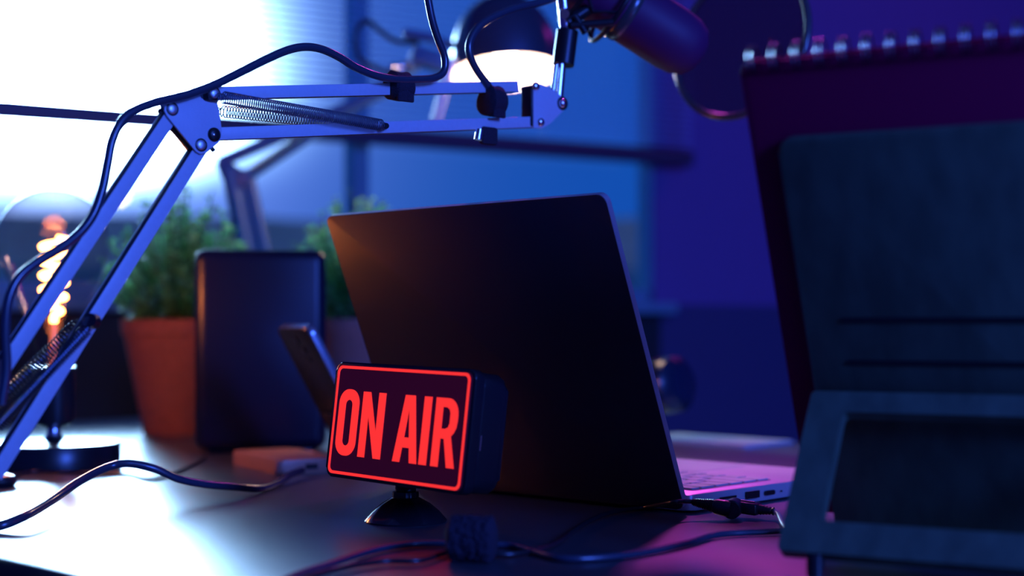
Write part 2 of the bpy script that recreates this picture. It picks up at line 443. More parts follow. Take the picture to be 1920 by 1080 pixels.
# ------------------------------------------------------------------ laptop
NC = V((.1258, 1.068, 0)); LW = .2964; LL = .2407; tau = math.radians(22.1)
up = (Z*math.cos(tau)-b*math.sin(tau)); ln = h.cross(up); ln = -ln if ln.dot(b) > 0 else ln   # ln: outward from the back of the lid
lap = thing('laptop', 'thin silver laptop standing open, dark back of its lid turned to the viewer', 'laptop', NC+h*LW/2+b*.1)
LM = frame(NC+up*.004, h, up, -ln)
bm = BM(); prism(bm, rrect(0, 0, LW, LL, .007, 8), LM, -.0, .0055, .0008); lid = obj('lid', bm, M['lid'], lap)
bm = BM(); prism(bm, rrect(.006, .012, LW-.006, LL-.006, .004), LM, .0055, .0058); obj('screen', bm, M['screen'], lid)
bm = BM(); ringprism(bm, rrect(-.0003, -.0003, LW+.0003, LL+.0003, .007, 8), rrect(.0012, .0012, LW-.0012, LL-.0012, .006, 8), LM, .0004, .0052); obj('polished_edge', bm, M['alu'], lid, label='bright metal edge of the lid')
BT = .0135
BMx = frame(NC+b*.004+h*.001, -h, b, Z)     # x runs towards the near side, y away
bm = BM(); prism(bm, rrect(-LW+.001, .004, -.001, .238, .006, 6), BMx, .0018, BT, .0012); base = obj('base', bm, M['alu'], lap, label='silver keyboard deck')
bm = BM(); cyl(bm, NC+h*.03+b*.004+Z*.007, NC+h*(LW-.03)+b*.004+Z*.007, .0055, 20); obj('hinge', bm, M['keygap'], lap)
bm = BM(); prism(bm, rrect(-LW+.016, .030, -.0155, .134, .003), BMx, BT, BT+.0002); obj('key_well', bm, M['alu'], base)
rows_ = [(.032, .010, 14), (.0445, .0165, 14), (.0635, .0165, 14), (.0825, .0165, 13), (.1015, .0165, 12), (.1205, .0150, 10)]
kw0, kw1 = -LW+.018, -.018
for y0, hh, nk in rows_:
    ws = [1.0]*nk; ws[-1] = 1.0+(14-nk)*.55+.3; ws[0] = 1.0+(14-nk)*.45+.3
    if nk == 10: ws[3] = 4.2; ws[0] = 1; ws[-1] = 1.1
    tot = sum(ws); x = kw0
    for wk in ws:
        dx = (kw1-kw0)*wk/tot
        bm = BM(); prism(bm, rrect(x+.0016, y0, x+dx-.0016, y0+hh, .0014, 2), BMx, BT+.0002, BT+.0017, .0002)
        kk = obj('key', bm, M['key'], base, False)
        bm = BM(); ringprism(bm, rrect(x+.0002, y0-.0014, x+dx-.0002, y0+hh+.0014, .0016, 2), rrect(x+.0016, y0, x+dx-.0016, y0+hh, .0014, 2), BMx, BT+.0001, BT+.0004)
        obj('key_gap', bm, M['keygap'], kk, False)
        x += dx
bm = BM(); prism(bm, rrect(-.20, .150, -.10, .222, .003), BMx, BT, BT+.0002); obj('trackpad', bm, M['key'], base)
sM = frame(NC+b*.004+h*.0008, b, Z, -h)       # the near side wall: x along b, y up
def port(name, x0, x1, y0, y1, r, m=M['port']):
    bm = BM(); prism(bm, rrect(x0, y0, x1, y1, r, 4), sM, 0, .0013); return obj(name, bm, m, base)
port('usb_port', .074, .091, .0050, .0106, .0006); port('card_slot', .040, .060, .0075, .0092, .0005)
port('usb_c_port', .0995, .1125, .0056, .0092, .0017)
port('indicator_dot', .1215, .1228, .0066, .0079, .0006)
for a in (.03, LW-.03):
    for c in (.03, .21):
        bm = BM(); lathe(bm, [(0, 0), (.005, 0), (.005, .0022), (0, .0022)], Matrix.Translation(NC+h*a+b*c), 16); obj('rubber_foot', bm, M['rubber'], base)

# ------------------------------------------------------------------ microphone arm
a2 = V((.7507, .6606, 0)); O2 = P(400, 612, 1.0); O2.z = 0; an = V((.6606, -.7507, 0))   # arm plane and its normal to the viewer
def A(px, py, off=0):
    p = R(px, py, O2+an*off, an); return p
arm = thing('microphone_boom_arm', 'silver scissor boom arm with springs reaching over the desk', 'microphone arm', V((-.345, .92, 0)))
def bar(p, q, wdt, dep, name, m=M['armpaint'], off=0, lab=None):
    d = (q-p).normalized(); side = an.cross(d)
    if m is not M['armpaint']:
        bm = BM(); box(bm, frame((p+q)/2+an*off, d, side, an), (q-p).length, wdt, dep, .0012, 2)
        return obj(name, bm, m, arm, label=lab)
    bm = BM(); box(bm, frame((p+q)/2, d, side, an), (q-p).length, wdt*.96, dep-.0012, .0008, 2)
    o = obj(name, bm, M['barshade'], arm)  # bar body in the shade colour, silver strips cover front and back
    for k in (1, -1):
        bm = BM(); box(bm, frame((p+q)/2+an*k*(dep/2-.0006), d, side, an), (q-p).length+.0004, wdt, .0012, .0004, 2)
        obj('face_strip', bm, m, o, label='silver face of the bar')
    return o
BW, BD = .0093, .0095
l1a, l1b = A(317, 216), A(10, 678); l2a, l2b = A(374, 275), A(-2, 872)
l1b = l1a+(l1b-l1a)*1.26; l2b = l2a+(l2b-l2a)*1.03
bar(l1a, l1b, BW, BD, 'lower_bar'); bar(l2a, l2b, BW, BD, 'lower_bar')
u1a, u1b = A(385, 176), A(965, 163); u2a, u2b = A(398, 252), A(1008, 229)
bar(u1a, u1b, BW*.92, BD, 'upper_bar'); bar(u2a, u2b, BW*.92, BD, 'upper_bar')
def plate(pts, off, th, name, m=M['plate']):
    o = A(355, 240, off); mt = frame(o, a2, Z, an)
    inv = mt.inverted(); loc = [(inv @ A(x, y, off)).xy for x, y in pts]
    bm = BM(); prism(bm, loc, mt, 0, th, .0003); return obj(name, bm, m, arm)
pp = [(307, 199), (313, 194), (340, 185), (371, 176), (374, 184), (381, 190), (389, 193), (406, 193), (408, 203), (411, 225), (414, 245), (413, 258), (408, 268), (398, 276), (391, 282), (384, 288), (374, 289.5), (366, 285), (360, 278), (311, 218), (306, 208)]
plate(pp, .0055, .0016, 'elbow_plate')
plate([(x-8, y-7) for x, y in pp[:3]]+[(402, 158), (420, 170)]+[(x-6, y-5) for x, y in pp[8:]], -.0075, .0016, 'elbow_plate', M['plate'])
bar(A(313, 216), A(366, 283), .006, .010, 'elbow_spacer', M['armdark'])
def bolt(px, py, r, m=M['chrome'], o0=.0070, dome=.003, name='bolt'):
    c = A(px, py, o0); mt = frame(c, a2, Z, an)
    bm = BM(); lathe(bm, [(0, -.016), (r*.5, -.016), (r*.5, 0), (r*1.0, 0), (r, dome*.35), (r*.8, dome*.75), (r*.45, dome), (0, dome*1.05)], mt, 28)
    return obj(name, bm, m, arm, label='bright round bolt' if m in (M['chrome'], M['bolt']) else None)
for x, y in ((323, 204.5), (402, 175), (377, 272)):
    bolt(x, y, .0045, M['armdark'], .0070, .0010, 'washer'); bolt(x, y, .0034, M['bolt'], .0078, .0015)
bolt(401, 252.5, .0048, M['armdark'], .0070, .0025, 'washer'); bolt(401, 252.5, .0012, M['chrome'], .0092, .001)
bm = BM(); cyl(bm, A(397, 278, .009), A(401, 283, .009), .0015); obj('set_screw', bm, M['armdark'], arm)
# springs
def spr(p, q, r=.0041, wire=.00050, pitch=.0017, dark=M['spring']):
    bm = BM(); L = (q-p).length; helix(bm, p, q, r, L/pitch, wire, 12, 5, rf=lambda t: 1 if .03 < t < .97 else .55)
    return obj('spring', bm, dark, arm, label='dark coil spring')
spr(A(408, 181, .0125), A(722, 236, .0125)); spr(A(408, 208, -.012), A(716, 238, -.012), wire=.00045, pitch=.0023)
spr(A(167, 612, .0125), A(-14, 806, .0125), pitch=.0021, dark=M['spring2']); spr(A(150, 604, -.012), A(-40, 785, -.012), pitch=.0026, wire=.00055, dark=M['spring2'])
bm = BM(); cyl(bm, A(724, 236, -.015), A(724, 236, .0155), .0022); obj('spring_pin', bm, M['armdark'], arm)
bm = BM(); cyl(bm, A(163, 603, -.015), A(163, 603, .0155), .0032); obj('spring_pin', bm, M['armdark'], arm)
bm = BM(); cyl(bm, A(176, 603, .0125), A(168, 600, .0165), .0050, r2=.0044); obj('spring_cap', bm, M['armdark'], arm)
# far end: bracket, end plate, stem, screws
bar(A(991, 163), A(991, 238), .0050, .013, 'end_bracket', M['armdark'])
ep = [(998, 160), (1012, 157), (1040, 172), (1062, 190), (1060, 202), (1030, 232), (1014, 241), (998, 240)]
plate(ep, .0055, .0016, 'end_plate'); plate(ep, -.0070, .0016, 'end_plate')
for x, y, r in ((1004, 162, .0036), (1013, 229, .0036)): bolt(x, y, r, M['chrome'], .0072)
bolt(1054, 194, .0055, M['armdark'], .0070, .003, 'washer'); bolt(1054, 194, .0034, M['chrome'], .0092)
bm = BM(); cyl(bm, A(1046, 188), A(1052, 118), .0042); cyl(bm, A(1037, 170, .004), A(1043, 122, .004), .0022); obj('stem', bm, M['chrome'], arm, label='bright metal stem')
bm = BM(); cyl(bm, A(1056, 122), A(1064, 58), .0090); obj('swivel_collar', bm, M['armdark'], arm)
bm = BM(); cyl(bm, A(1062, 60), A(1052, -30), .0050); cyl(bm, A(1056, 22, .01), A(1058, 26, .02), .004); obj('swivel_rod', bm, M['chrome'], arm)
# clamp at the desk edge (outside the frame)
cb = V((-.352, .868, 0))
bm = BM(); cyl(bm, cb+Z*.0, cb+Z*.062, .009); obj('clamp_post', bm, M['armdark'], arm)
bm = BM(); box(bm, frame(cb+Z*.004-b*.012, -h, b, Z), .04, .075, .010, .002); box(bm, frame(cb+Z*-.030-b*.045, -h, b, Z), .04, .008, .078, .002); box(bm, frame(cb-Z*.068-b*.012, -h, b, Z), .04, .075, .008, .002)
cyl(bm, cb-Z*.066, cb-Z*.028, .004)
obj('desk_clamp', bm, M['armdark'], arm)

# microphone, its shock mount and pop filter
mY = 1.24
m0 = P(1150, 2, mY); m1 = P(1300, 98, mY+.02); md = (m1-m0).normalized()
MM = axis_frame(m0, md); L = (m1-m0).length
mic = thing('microphone', 'dark barrel-shaped studio microphone hanging head down from the boom arm', 'microphone', m0)
bm = BM(); lathe(bm, [(0, -.09), (.020, -.09), (.024, -.086), (.0265, -.04), (.0268, .012), (.0260, .014), (0, .014)], MM, 48); obj('body', bm, M['mic'], mic)
bm = BM(); lathe(bm, [(.0262, .012), (.0275, .016), (.0275, L*.72), (.0262, L*.88), (.022, L*1.0), (.014, L*1.07), (0, L*1.10)], MM, 48); obj('grille', bm, M['mic'], mic)
bm = BM(); lathe(bm, [(.0270, .008), (.0285, .010), (.0285, .016), (.0270, .018)], MM, 48); obj('trim_ring', bm, M['ring'], mic)
sm = thing('shock_mount', 'dark cradle with elastic struts holding the microphone to the arm', 'microphone mount', P(1085, 30, 1.2))
bm = BM()
for zz in (-.030, .002):
    c = MM @ V((0, 0, zz)); ax = MM.to_3x3()
    tube(bm, [c+ax @ V((.037*math.cos(t), .037*math.sin(t), 0)) for t in [2*PI*i/40 for i in range(40)]], .0022, 8, True)
obj('hoop', bm, M['armdark'], sm)
for k in range(4):
    a = 2*PI*k/4+.5; bm = BM()
    cyl(bm, MM @ V((.037*math.cos(a), .037*math.sin(a), -.030)), MM @ V((.027*math.cos(a+.5), .027*math.sin(a+.5), -.014)), .0014, 8)
    cyl(bm, MM @ V((.037*math.cos(a), .037*math.sin(a), .002)), MM @ V((.027*math.cos(a+.5), .027*math.sin(a+.5), -.014)), .0014, 8)
    obj('elastic_cord', bm, M['velcro'], sm)
bm = BM(); cyl(bm, P(1062, 44, 1.215), P(1118, 6, 1.225), .0052); cyl(bm, P(1070, 48, 1.21), P(1150, 42, 1.21), .0032); cyl(bm, P(1078, 30, 1.21), P(1098, 62, 1.21), .0030); obj('yoke', bm, M['armdark'], sm)
pf = thing('pop_filter', 'large round dark pop filter screen hanging behind the microphone', 'pop filter', P(1384, 228, 1.42))
pc = P(1388, 80, 1.42); pn = V((-.66, -.72, .20)).normalized(); PM = axis_frame(pc, pn)
bm = BM(); tube(bm, [PM @ V((.0745*math.cos(t), .0745*math.sin(t), 0)) for t in [2*PI*i/72 for i in range(72)]], .0036, 12, True); obj('hoop', bm, M['ring'], pf)
bm = BM(); lathe(bm, [(0, .0012), (.073, .0012), (.073, .0004), (0, .0004)], PM, 64); obj('mesh_screen', bm, M['cloth'], pf)
bm = BM(); tube(bm, spline([PM @ V((0, 0, 0))+Z*.076, P(1380, -90, 1.41), P(1300, -190, 1.36), P(1180, -120, 1.28), P(1130, -20, 1.235)], 10), .0035, 10); obj('gooseneck', bm, M['rubber'], pf)

# cables on the arm
def cable(name, pts, r, label, m=M['bluecable'], group=None):
    bm = BM(); tube(bm, spline(pts, 8), r, 14); return tag(obj(name, bm, m), label, 'cable', group)
cp = [(792, -60), (802, -5), (811, 40), (823, 78), (834, 108), (832, 134), (815, 146), (783, 149), (746, 149), (706, 142), (668, 127), (634, 106), (602, 92), (572, 88), (540, 94), (500, 111), (450, 136), (400, 160), (350, 178), (300, 190), (262, 203), (230, 225), (211, 262), (202, 305), (192, 355), (176, 400), (152, 434), (118, 462), (72, 490), (36, 520), (16, 562), (10, 620), (12, 690), (2, 760)]
cable('microphone_cable', [A(x, y, .0130) for x, y in cp], .0029, 'dark cable arching over the elbow of the boom arm and down its lower bars')
c2 = [(1090, -30), (1029, 0), (970, 14), (927, 31), (898, 50), (881, 78), (881, 104), (895, 133), (912, 156), (925, 176)]
cable('microphone_cable', [A(x, y, .006) for x, y in c2], .0030, 'thick dark cable looping in front of the glowing desk lamp shade')
def strap(px, py, hw, hh, off, label):
    c = A(px, py, off); bm = BM(); mt = frame(c, a2, Z, an); n = 28
    lathe(bm, [(0, -hw), (hh*.82, -hw), (hh, -hw*.8), (hh*.97, 0), (hh, hw*.8), (hh*.82, hw), (0, hw)], frame(c, an, Z, a2), n, lambda a, r, z: r*(1+.05*math.sin(3*a+z*400)+.04*random.random()))
    bm2 = bm; box(bm2, frame(c-Z*hh*.7+an*.008, a2, Z, an), hw*1.7, hh*.9, .003, .001)
    return tag(obj('cable_strap', bm2, M['velcro']), label, 'cable tie', 'fabric straps around the boom arm')
strap(748, 162, .0088, .0108, .004, 'fabric strap tying the cable to the middle of the upper arm bar')
s2 = strap(923, 190, .0075, .0120, .004, 'fabric strap hanging near the far end of the upper arm bar')
bm = BM(); box(bm, frame(A(916, 255, .004), a2, Z, an), .016, .014, .006, .002)
sc_ = obj('strap_tail', bm, M['velcro'], s2)
bm = BM(); cyl(bm, A(899, 243, .010), A(896, 262, .010), .0030); obj('strap_buckle', bm, M['chrome'], s2, label='shiny buckle')

# ------------------------------------------------------------------ cables and tie at the front of the desk
def dk(px, contact, z): return D(px, contact, 0)+Z*z
mc = [(-40, 995, 985), (0, 998, 986), (50, 990, 966), (100, 968, 936), (150, 955, 902), (200, 947, 877), (240, 945, 869), (290, 943, 879), (335, 940, 898), (385, 936, 908), (440, 931, 913), (490, 924, 916), (522, 912, 906), (545, 902, 890), (566, 895, 882)]
pts = []
for x, c, y in mc:
    Y = .137*F/(c-612); pts.append(V(((x-960)/F*Y, Y, max(.0034, .137+(612-y)/F*Y))))
cable('power_cable', pts, .0032, 'dark glossy cable arching across the bright desk to the orange block')
fr = [(-30, 912), (10, 903), (40, 888), (70, 884), (120, 886), (180, 888), (240, 890), (285, 899), (330, 885), (372, 866), (384, 858)]
cable('lamp_cord', [dk(x, y+3, .0016) for x, y in fr], .0013, 'thin dark cord lying on the desk in front of the round lamp base', M['rubber'])
sw = thing('inline_switch', 'black oval switch on the thin cord at the left edge of the desk', 'switch', dk(2, 915, 0))
bm = BM(); lathe(bm, [(0, 0), (.020, 0), (.0225, .004), (.020, .009), (.012, .0115), (0, .012)], Matrix.Translation(dk(-18, 912, 0)), 32, lambda a, r, z: r*(1-.35*math.sin(a)**2)); obj('body', bm, M['rubber'], sw)
bm = BM(); box(bm, Matrix.Translation(dk(-14, 912, .0125)), .010, .006, .002, .0006); obj('slider', bm, M['black'], sw)
G = 'twin cables tied at the front of the desk'
e = .0026
cable('twin_cable', [dk(x, y, e) for x, y in [(430, 1150), (545, 1092), (620, 1066), (700, 1040), (765, 1029), (835, 1027), (880, 1030), (930, 1029), (965, 1031), (1005, 1043), (1050, 1055), (1110, 1055), (1200, 1046), (1290, 1026), (1340, 1011), (1400, 1006), (1475, 1003), (1540, 1000)]], .0021, 'dark blue cable from the furry tie running right to the book stand', group=G)
cable('twin_cable', [dk(x, y, e) for x, y in [(450, 1152), (565, 1096), (650, 1072), (720, 1061), (790, 1059), (850, 1042), (930, 1048), (990, 1043), (1042, 1026), (1090, 992), (1130, 972), (1175, 962), (1210, 958)]]+[P(1258, 942, 1.040), P(1282, 940, 1.043), P(1300, 941, 1.046)], .0016, 'thin dark cable from the furry tie up to the plug beside the laptop', M['rubber'], G)
tc0 = dk(885, 1052, .0128); td = V((.95, -.18, 0)).normalized(); bm = BM()
ft = frame(tc0, Z, V((0, 0, 1)).cross(td), td)
ft = axis_frame(tc0, td)
prof = [(0, -.0135), (.0095, -.0135), (.0122, -.012)]+[(.0126, -.0105+i*.0007) for i in range(31)]+[(.0122, .012), (.0095, .0135), (0, .0135)]
lathe(bm, prof, ft, 90, lambda a, r, z: r*(1+.13*noise.noise(V((math.cos(a)*5, math.sin(a)*5, z*350)))+.11*random.random()))
tie = tag(obj('cable_tie', bm, M['velcro']), 'furry dark blue fabric roll tying two cables in front of the sign', 'cable tie')
bm = BM(); box(bm, ft @ Matrix.Translation((0, .002, -.0135)), .010, .012, .003, .001); obj('tie_end', bm, M['rubber'], tie)

# the two plugs beside the laptop
p1 = thing('barrel_plug', 'black ribbed angled plug lying next to the laptop corner', 'plug', D(1345, 965, 0))
qa, qb = P(1298, 941, 1.045), P(1372, 955, 1.040); ax = axis_frame(qa, qb-qa); L = (qb-qa).length
bm = BM(); pr = [(0, 0)]
for i in range(12): pr += [(.0028+.0024*i/12, L*.55*i/12), (.0020+.0026*i/12, L*.55*(i+.5)/12)]
pr += [(.0055, L*.6), (.0062, L*.95), (0, L*1.0)]
lathe(bm, pr, ax, 20); obj('strain_relief', bm, M['rubber'], p1, auto=60)
vd = V((-.30, -.95, 0)).normalized()
bm = BM(); lathe(bm, [(0, -.0195), (.0062, -.0195), (.0067, -.018), (.0067, -.001), (.0058, 0), (0, 0)], axis_frame(qb+vd*.003, vd), 32); obj('barrel', bm, M['rubber'], p1)
p2 = thing('usb_plug', 'black plug with a short neck and silvery cord right of the angled plug', 'plug', D(1410, 968, 0))
ra, rb = D(1376, 948, .0085), D(1424, 955, .0070); d_ = (rb-ra).normalized(); sd = Z.cross(d_).normalized()
bm = BM(); box(bm, frame((ra+rb)/2, d_, sd, Z), (rb-ra).length, .014, .0085, .002, 3); pb = obj('body', bm, M['rubber'], p2)
bm = BM(); box(bm, frame((ra+rb)/2+Z*.0043, d_, sd, Z), .008, .004, .0004); cyl(bm, (ra+rb)/2+Z*.0044-d_*.006, (ra+rb)/2+Z*.0045+d_*.006, .0006, 8); obj('embossed_mark', bm, M['black'], pb)
bm = BM(); pr = [(0, 0)]
for i in range(5): pr += [(.0042-.0003*i, .0022*i), (.0034-.0003*i, .0022*i+.0012)]
pr += [(.0030, .0115), (0, .0115)]
lathe(bm, pr, axis_frame(rb-d_*.001, d_), 20); obj('strain_relief', bm, M['rubber'], p2, auto=60)
cable('usb_cable', [rb+d_*.010, D(1448, 957, .0062), D(1460, 966, .005), D(1469, 984, .003), D(1490, 1003, .0025), D(1560, 1015, .0025)], .0018, 'short pale grey cord leaving the small plug toward the book stand', mat('grey_cord', (.5, .52, .55), .25, spec=.8))

# ------------------------------------------------------------------ phone on its holder
pa = math.radians(57); pbk = V((math.sin(pa), math.cos(pa), 0)); pr_ = V((math.cos(pa), -math.sin(pa), 0)); pt = math.radians(29)
pup = Z*math.cos(pt)-pbk*math.sin(pt); pnn = pr_.cross(pup); pnn = -pnn if pnn.y > 0 else pnn     # to the viewer
pTL = P(517, 614, 1.44)
PMx = frame(pTL-pup*.152, pr_, pup, pnn)
ph = thing('smartphone', 'dark smartphone leaning on a holder behind the red sign, camera side showing', 'phone', pTL-pup*.152)
bm = BM(); prism(bm, rrect(0, 0, .072, .152, .009, 6), PMx, -.0075, 0, .0018); obj('rim', bm, M['phonerim'], ph, label='shiny metal rim')
bm = BM(); prism(bm, rrect(.0012, .0012, .0708, .1508, .008, 6), PMx, -.0005, .0006, .0003); obj('back_cover', bm, M['phone'], ph)
for x, y, r in ((.033, .138, .0050), (.040, .127, .0040), (.043, .117, .0022)):
    bm = BM(); lathe(bm, [(0, .0014), (r*.6, .0018), (r, .0018), (r, 0), (0, 0)], PMx @ Matrix.Translation((x, y, 0)), 24); obj('camera_lens', bm, M['lens'], ph)
hd = thing('phone_holder', 'low black holder under the leaning smartphone behind the sign', 'phone holder', V((PMx.translation.x, PMx.translation.y, 0)))
bc = PMx @ V((.036, 0, 0)); bc.z = 0
bm = BM(); box(bm, frame(bc+Z*.003-pbk*.012, pr_, pbk, Z), .05, .075, .006, .002); obj('base', bm, M['rubber'], hd)
bm = BM(); box(bm, frame(PMx @ V((.036, .030, .004)), pr_, pup, pnn), .04, .055, .004, .0015); obj('back_rest', bm, M['rubber'], hd)

# ------------------------------------------------------------------ orange block, speaker
g0 = D(519, 891, 0); g1 = D(434, 869, 0); gd = (g1-g0).normalized(); ge = V((gd.y, -gd.x, 0)); ge = ge if ge.x > 0 else -ge
GM = frame(g0+Z*.0, ge, gd, Z)
pbk_ = thing('power_bank', 'flat matte orange block with rounded edges on the desk behind the sign', 'power bank', g0)
bm = BM(); prism(bm, rrect(0, 0, .066, (g1-g0).length, .007), GM, 0, .0135, .003); obj('case', bm, M['gold'], pbk_)
bm = BM(); box(bm, GM @ Matrix.Translation((.034, -.0004, .0066)), .012, .001, .005); obj('port', bm, M['port'], pbk_)
sp = D(368, 853, 0); sd_ = V((.985, .17, 0)).normalized(); sn_ = V((-.17, .985, 0)).normalized()
SPM = frame(sp, sd_, sn_, Z)
spk = thing('speaker', 'tall dark navy speaker box with rounded corners in front of the potted plants', 'speaker', sp)
bm = BM(); box(bm, SPM @ Matrix.Translation((.068, .055, .112)), .140, .11, .216, .0125, 5); obj('cabinet', bm, M['spk'], spk)
bm = BM(); box(bm, SPM @ Matrix.Translation((.068, .055, .0025)), .11, .085, .005, .002); obj('foot', bm, M['rubber'], spk)
bm = BM(); prism(bm, rrect(.010, .012, .126, .206, .008), frame(sp, sd_, Z, sn_), .1095, .1110, .0004); obj('front_grille', bm, M['velcro'], spk)

# ------------------------------------------------------------------ potted plants
def pot(cx, rt, rb, Y, ztop, label, fl, seed, fr, fz, nleaf):
    c = V(((cx-960)/F*Y, Y, 0)); rnd = random.Random(seed)
    t = thing('potted_plant', label, 'plant', c, 'potted plants behind the speaker')
    bm = BM(); T_ = Matrix.Translation(c)
    lathe(bm, [(0, .004), (rb*.9, .004), (rb*.9, 0), (rb, 0), (rb+(rt-rb)*.86, ztop*.86), (rt*.985, ztop*.87), (rt, ztop), (rt*.93, ztop), (rt*.9, ztop*.88), (0, ztop*.88)], T_, 48); obj('pot', bm, M['terra'], t)
    bm = BM(); lathe(bm, [(rt*.88, ztop*.885), (rt*.5, ztop*.92), (0, ztop*.93)], T_, 32); obj('soil', bm, M['soil'], t)
    bm = BM(); bs = BM(); tips = []
    for i in range(150):
        a = rnd.uniform(0, 2*PI); k = rnd.random()**.5; q = c+V((math.cos(a)*k*rt*.6, math.sin(a)*k*rt*.6, ztop*.9))
        hh = fz*(1-.75*k**3)*rnd.uniform(.62, 1.0)
        e_ = c+V((math.cos(a)*k*fr, math.sin(a)*k*fr, ztop*.9+hh))
        md_ = (q+e_)/2+V((rnd.uniform(-.008, .008), rnd.uniform(-.008, .008), .006))
        sp_ = spline([q, md_, e_], 7); tube(bs, sp_, .0009, 5)
        for j in range(nleaf):
            u = rnd.uniform(.12, 1)**.8; o = sp_[min(len(sp_)-1, int(u*(len(sp_)-1)+.5))]
            th = rnd.uniform(0, 2*PI); el = rnd.uniform(-.2, .9)
            d = V((math.cos(th)*math.cos(el), math.sin(th)*math.cos(el), math.sin(el)))
            s = d.cross(Z).normalized(); nn = s.cross(d); ll = rnd.uniform(.006, .012); ww = ll*.5
            o = o+d*.002
            vs = [bm.verts.new(o+d*ll*x+s*ww*y+nn*ll*zz) for x, y, zz in ((0, 0, 0), (.35, 1, .08), (.75, .75, .04), (1, 0, -.08), (.75, -.75, .04), (.35, -1, .08), (.5, 0, -.02))]
            for x, y in ((0, 1), (1, 2), (2, 3), (3, 4), (4, 5), (5, 0)): bm.faces.new((vs[x], vs[y], vs[6]))
    obj('stems', bs, M['stem'], t)
    obj('foliage', bm, M['leaf'], t)
pot(335, .073, .044, 1.90, .146, 'bushy green plant in a large terracotta pot left of the speaker', 0, 3, .108, .190, 30)
pot(668, .048, .034, 1.95, .147, 'smaller leafy plant in a terracotta pot between speaker and laptop', 0, 9, .100, .185, 26)

# ------------------------------------------------------------------ vintage bulb lamp
bc = V(((101-960)/F*1.445, 1.445, 0)); T_ = Matrix.Translation(bc)
def zb(py): return .137+(612-py)/F*1.445
vl = thing('bulb_lamp', 'lamp with big clear globe bulb, glowing spiral filament and round black base', 'lamp', bc)
bm = BM(); lathe(bm, [(0, 0), (.0625, 0), (.0638, .0015), (.0638, .0215), (.0625, .0232), (.030, .0245), (.014, .0262), (0, .0262)], T_, 72); obj('base', bm, M['black'], vl)
bm = BM(); lathe(bm, [(.0135, .0245), (.009, .028), (.0062, .033), (.0060, .040), (0, .040)], T_, 32); obj('stem', bm, M['chrome'], vl)
bm = BM(); lathe(bm, [(0, .038), (.012, .038), (.0185, .0425), (.0200, .050), (.0200, .094), (.0208, .0945), (.0208, .0975), (.0180, .098), (0, .098)], T_, 48); obj('socket', bm, M['black'], vl)
zt = zb(355); zc = zt-.052; prof = [(.0145, .094), (.0150, .104), (.0165, .112)]
for i in range(5): prof.append((.0165+.0335*((i+1)/5)**1.1*.92, .112+(zc-.028-.112)*(i+1)/5))
for i in range(1, 15):
    t = -.56+(PI/2+.56)*i/14; prof.append((.0545*math.cos(t), zc+.052*math.sin(t)) if i < 14 else (0, zt))
bm = BM(); lathe(bm, prof, T_, 64); obj('glass_globe', bm, M['bulbglass'], vl)
fz0, fz1 = zb(592), zb(444)
bm = BM(); helix(bm, bc+Z*fz0, bc+Z*fz1, .0118, 5.5, .0026, 24, 8, rf=lambda t: min(1, .55+t*1.6)); obj('filament', bm, M['filament'], vl, label='glowing orange spiral filament')
bm = BM(); lathe(bm, [(0, .096), (.0060, .096), (.0045, .108), (.0035, zb(610)), (.0022, zb(575)), (0, zb(572))], T_, 20); obj('glass_stem', bm, mat('glowing_glass_stem', (.5, .25, .2), .2, emit=(1, .22, .06), es=.55), vl)
for k, py in enumerate((568, 600)):
    bm = BM(); bmesh.ops.create_uvsphere(bm, u_segments=16, v_segments=10, radius=.0052-.0006*k, matrix=Matrix.Translation(bc+Z*zb(py)) @ Matrix.Diagonal((.8, .8, 1.5, 1))); obj('filament_bead', bm, M['filament'], vl)
l = bpy.data.lights.new('filament_glow', 'POINT'); l.energy = 1.8; l.color = (1, .30, .09); l.shadow_soft_size = .016
lo = bpy.data.objects.new('filament_glow', l); sc.collection.objects.link(lo); lo.location = bc+Z*(fz0+fz1)/2

# ------------------------------------------------------------------ desk lamp behind
LY = 2.02
dl = thing('desk_lamp', 'jointed metal desk lamp with dark dome shade glowing white inside, behind the boom arm', 'lamp', V((P(545, 600, LY).x, LY, 0)))
def rod(a, c, r, m=M['lampmetal'], name='arm_rod'):
    bm = BM(); cyl(bm, a, c, r, 16); return obj(name, bm, m, dl)
j0 = P(540, 640, LY); j0.z = .05
bm = BM(); lathe(bm, [(0, 0), (.055, 0), (.056, .003), (.05, .010), (.014, .016), (.008, .05), (0, .05)], Matrix.Translation((j0.x, LY, 0)), 48); obj('base', bm, M['lampmetal'], dl)
rod(P(428, 318, LY), P(428, 318, LY)+(V((j0.x-.020, LY, .05))-P(428, 318, LY)), .0105)
rod(P(462, 325, LY+.012), V((j0.x+.008, LY+.012, .05)), .0105)
rod(P(447, 335, LY+.006), V((j0.x-.006, LY+.006, .05)), .0060, name='arm_spring_rod')
bm = BM(); pts = [(403, 305), (418, 294), (452, 318), (474, 318), (470, 345), (440, 350), (415, 335)]
mt = frame(P(440, 320, LY-.008), (1, 0, 0), (0, 0, 1), (0, -1, 0)); inv = mt.inverted()
prism(bm, [(inv @ P(x, y, LY-.008)).xy for x, y in pts], mt, -.018, 0, .001); obj('elbow', bm, M['lampmetal'], dl)
rod(P(412, 305, LY), P(770, 150, LY), .0085); rod(P(456, 335, LY+.01), P(800, 108, LY), .0085)
rod(P(470, 318, LY), P(640, 205, LY), .0040, M['chrome'], 'lamp_spring')
bm = BM(); box(bm, frame(P(805, 112, LY), (1, 0, -.3), (0, 1, 0), (.3, 0, 1)), .050, .030, .026, .006, 3); jt = obj('head_joint', bm, M['lampmetal'], dl)
bm = BM(); box(bm, frame(P(790, 68, LY), (1, 0, -.15), (0, 1, 0), (.15, 0, 1)), .052, .022, .012, .005, 3); obj('head_bracket', bm, M['lampmetal'], dl)
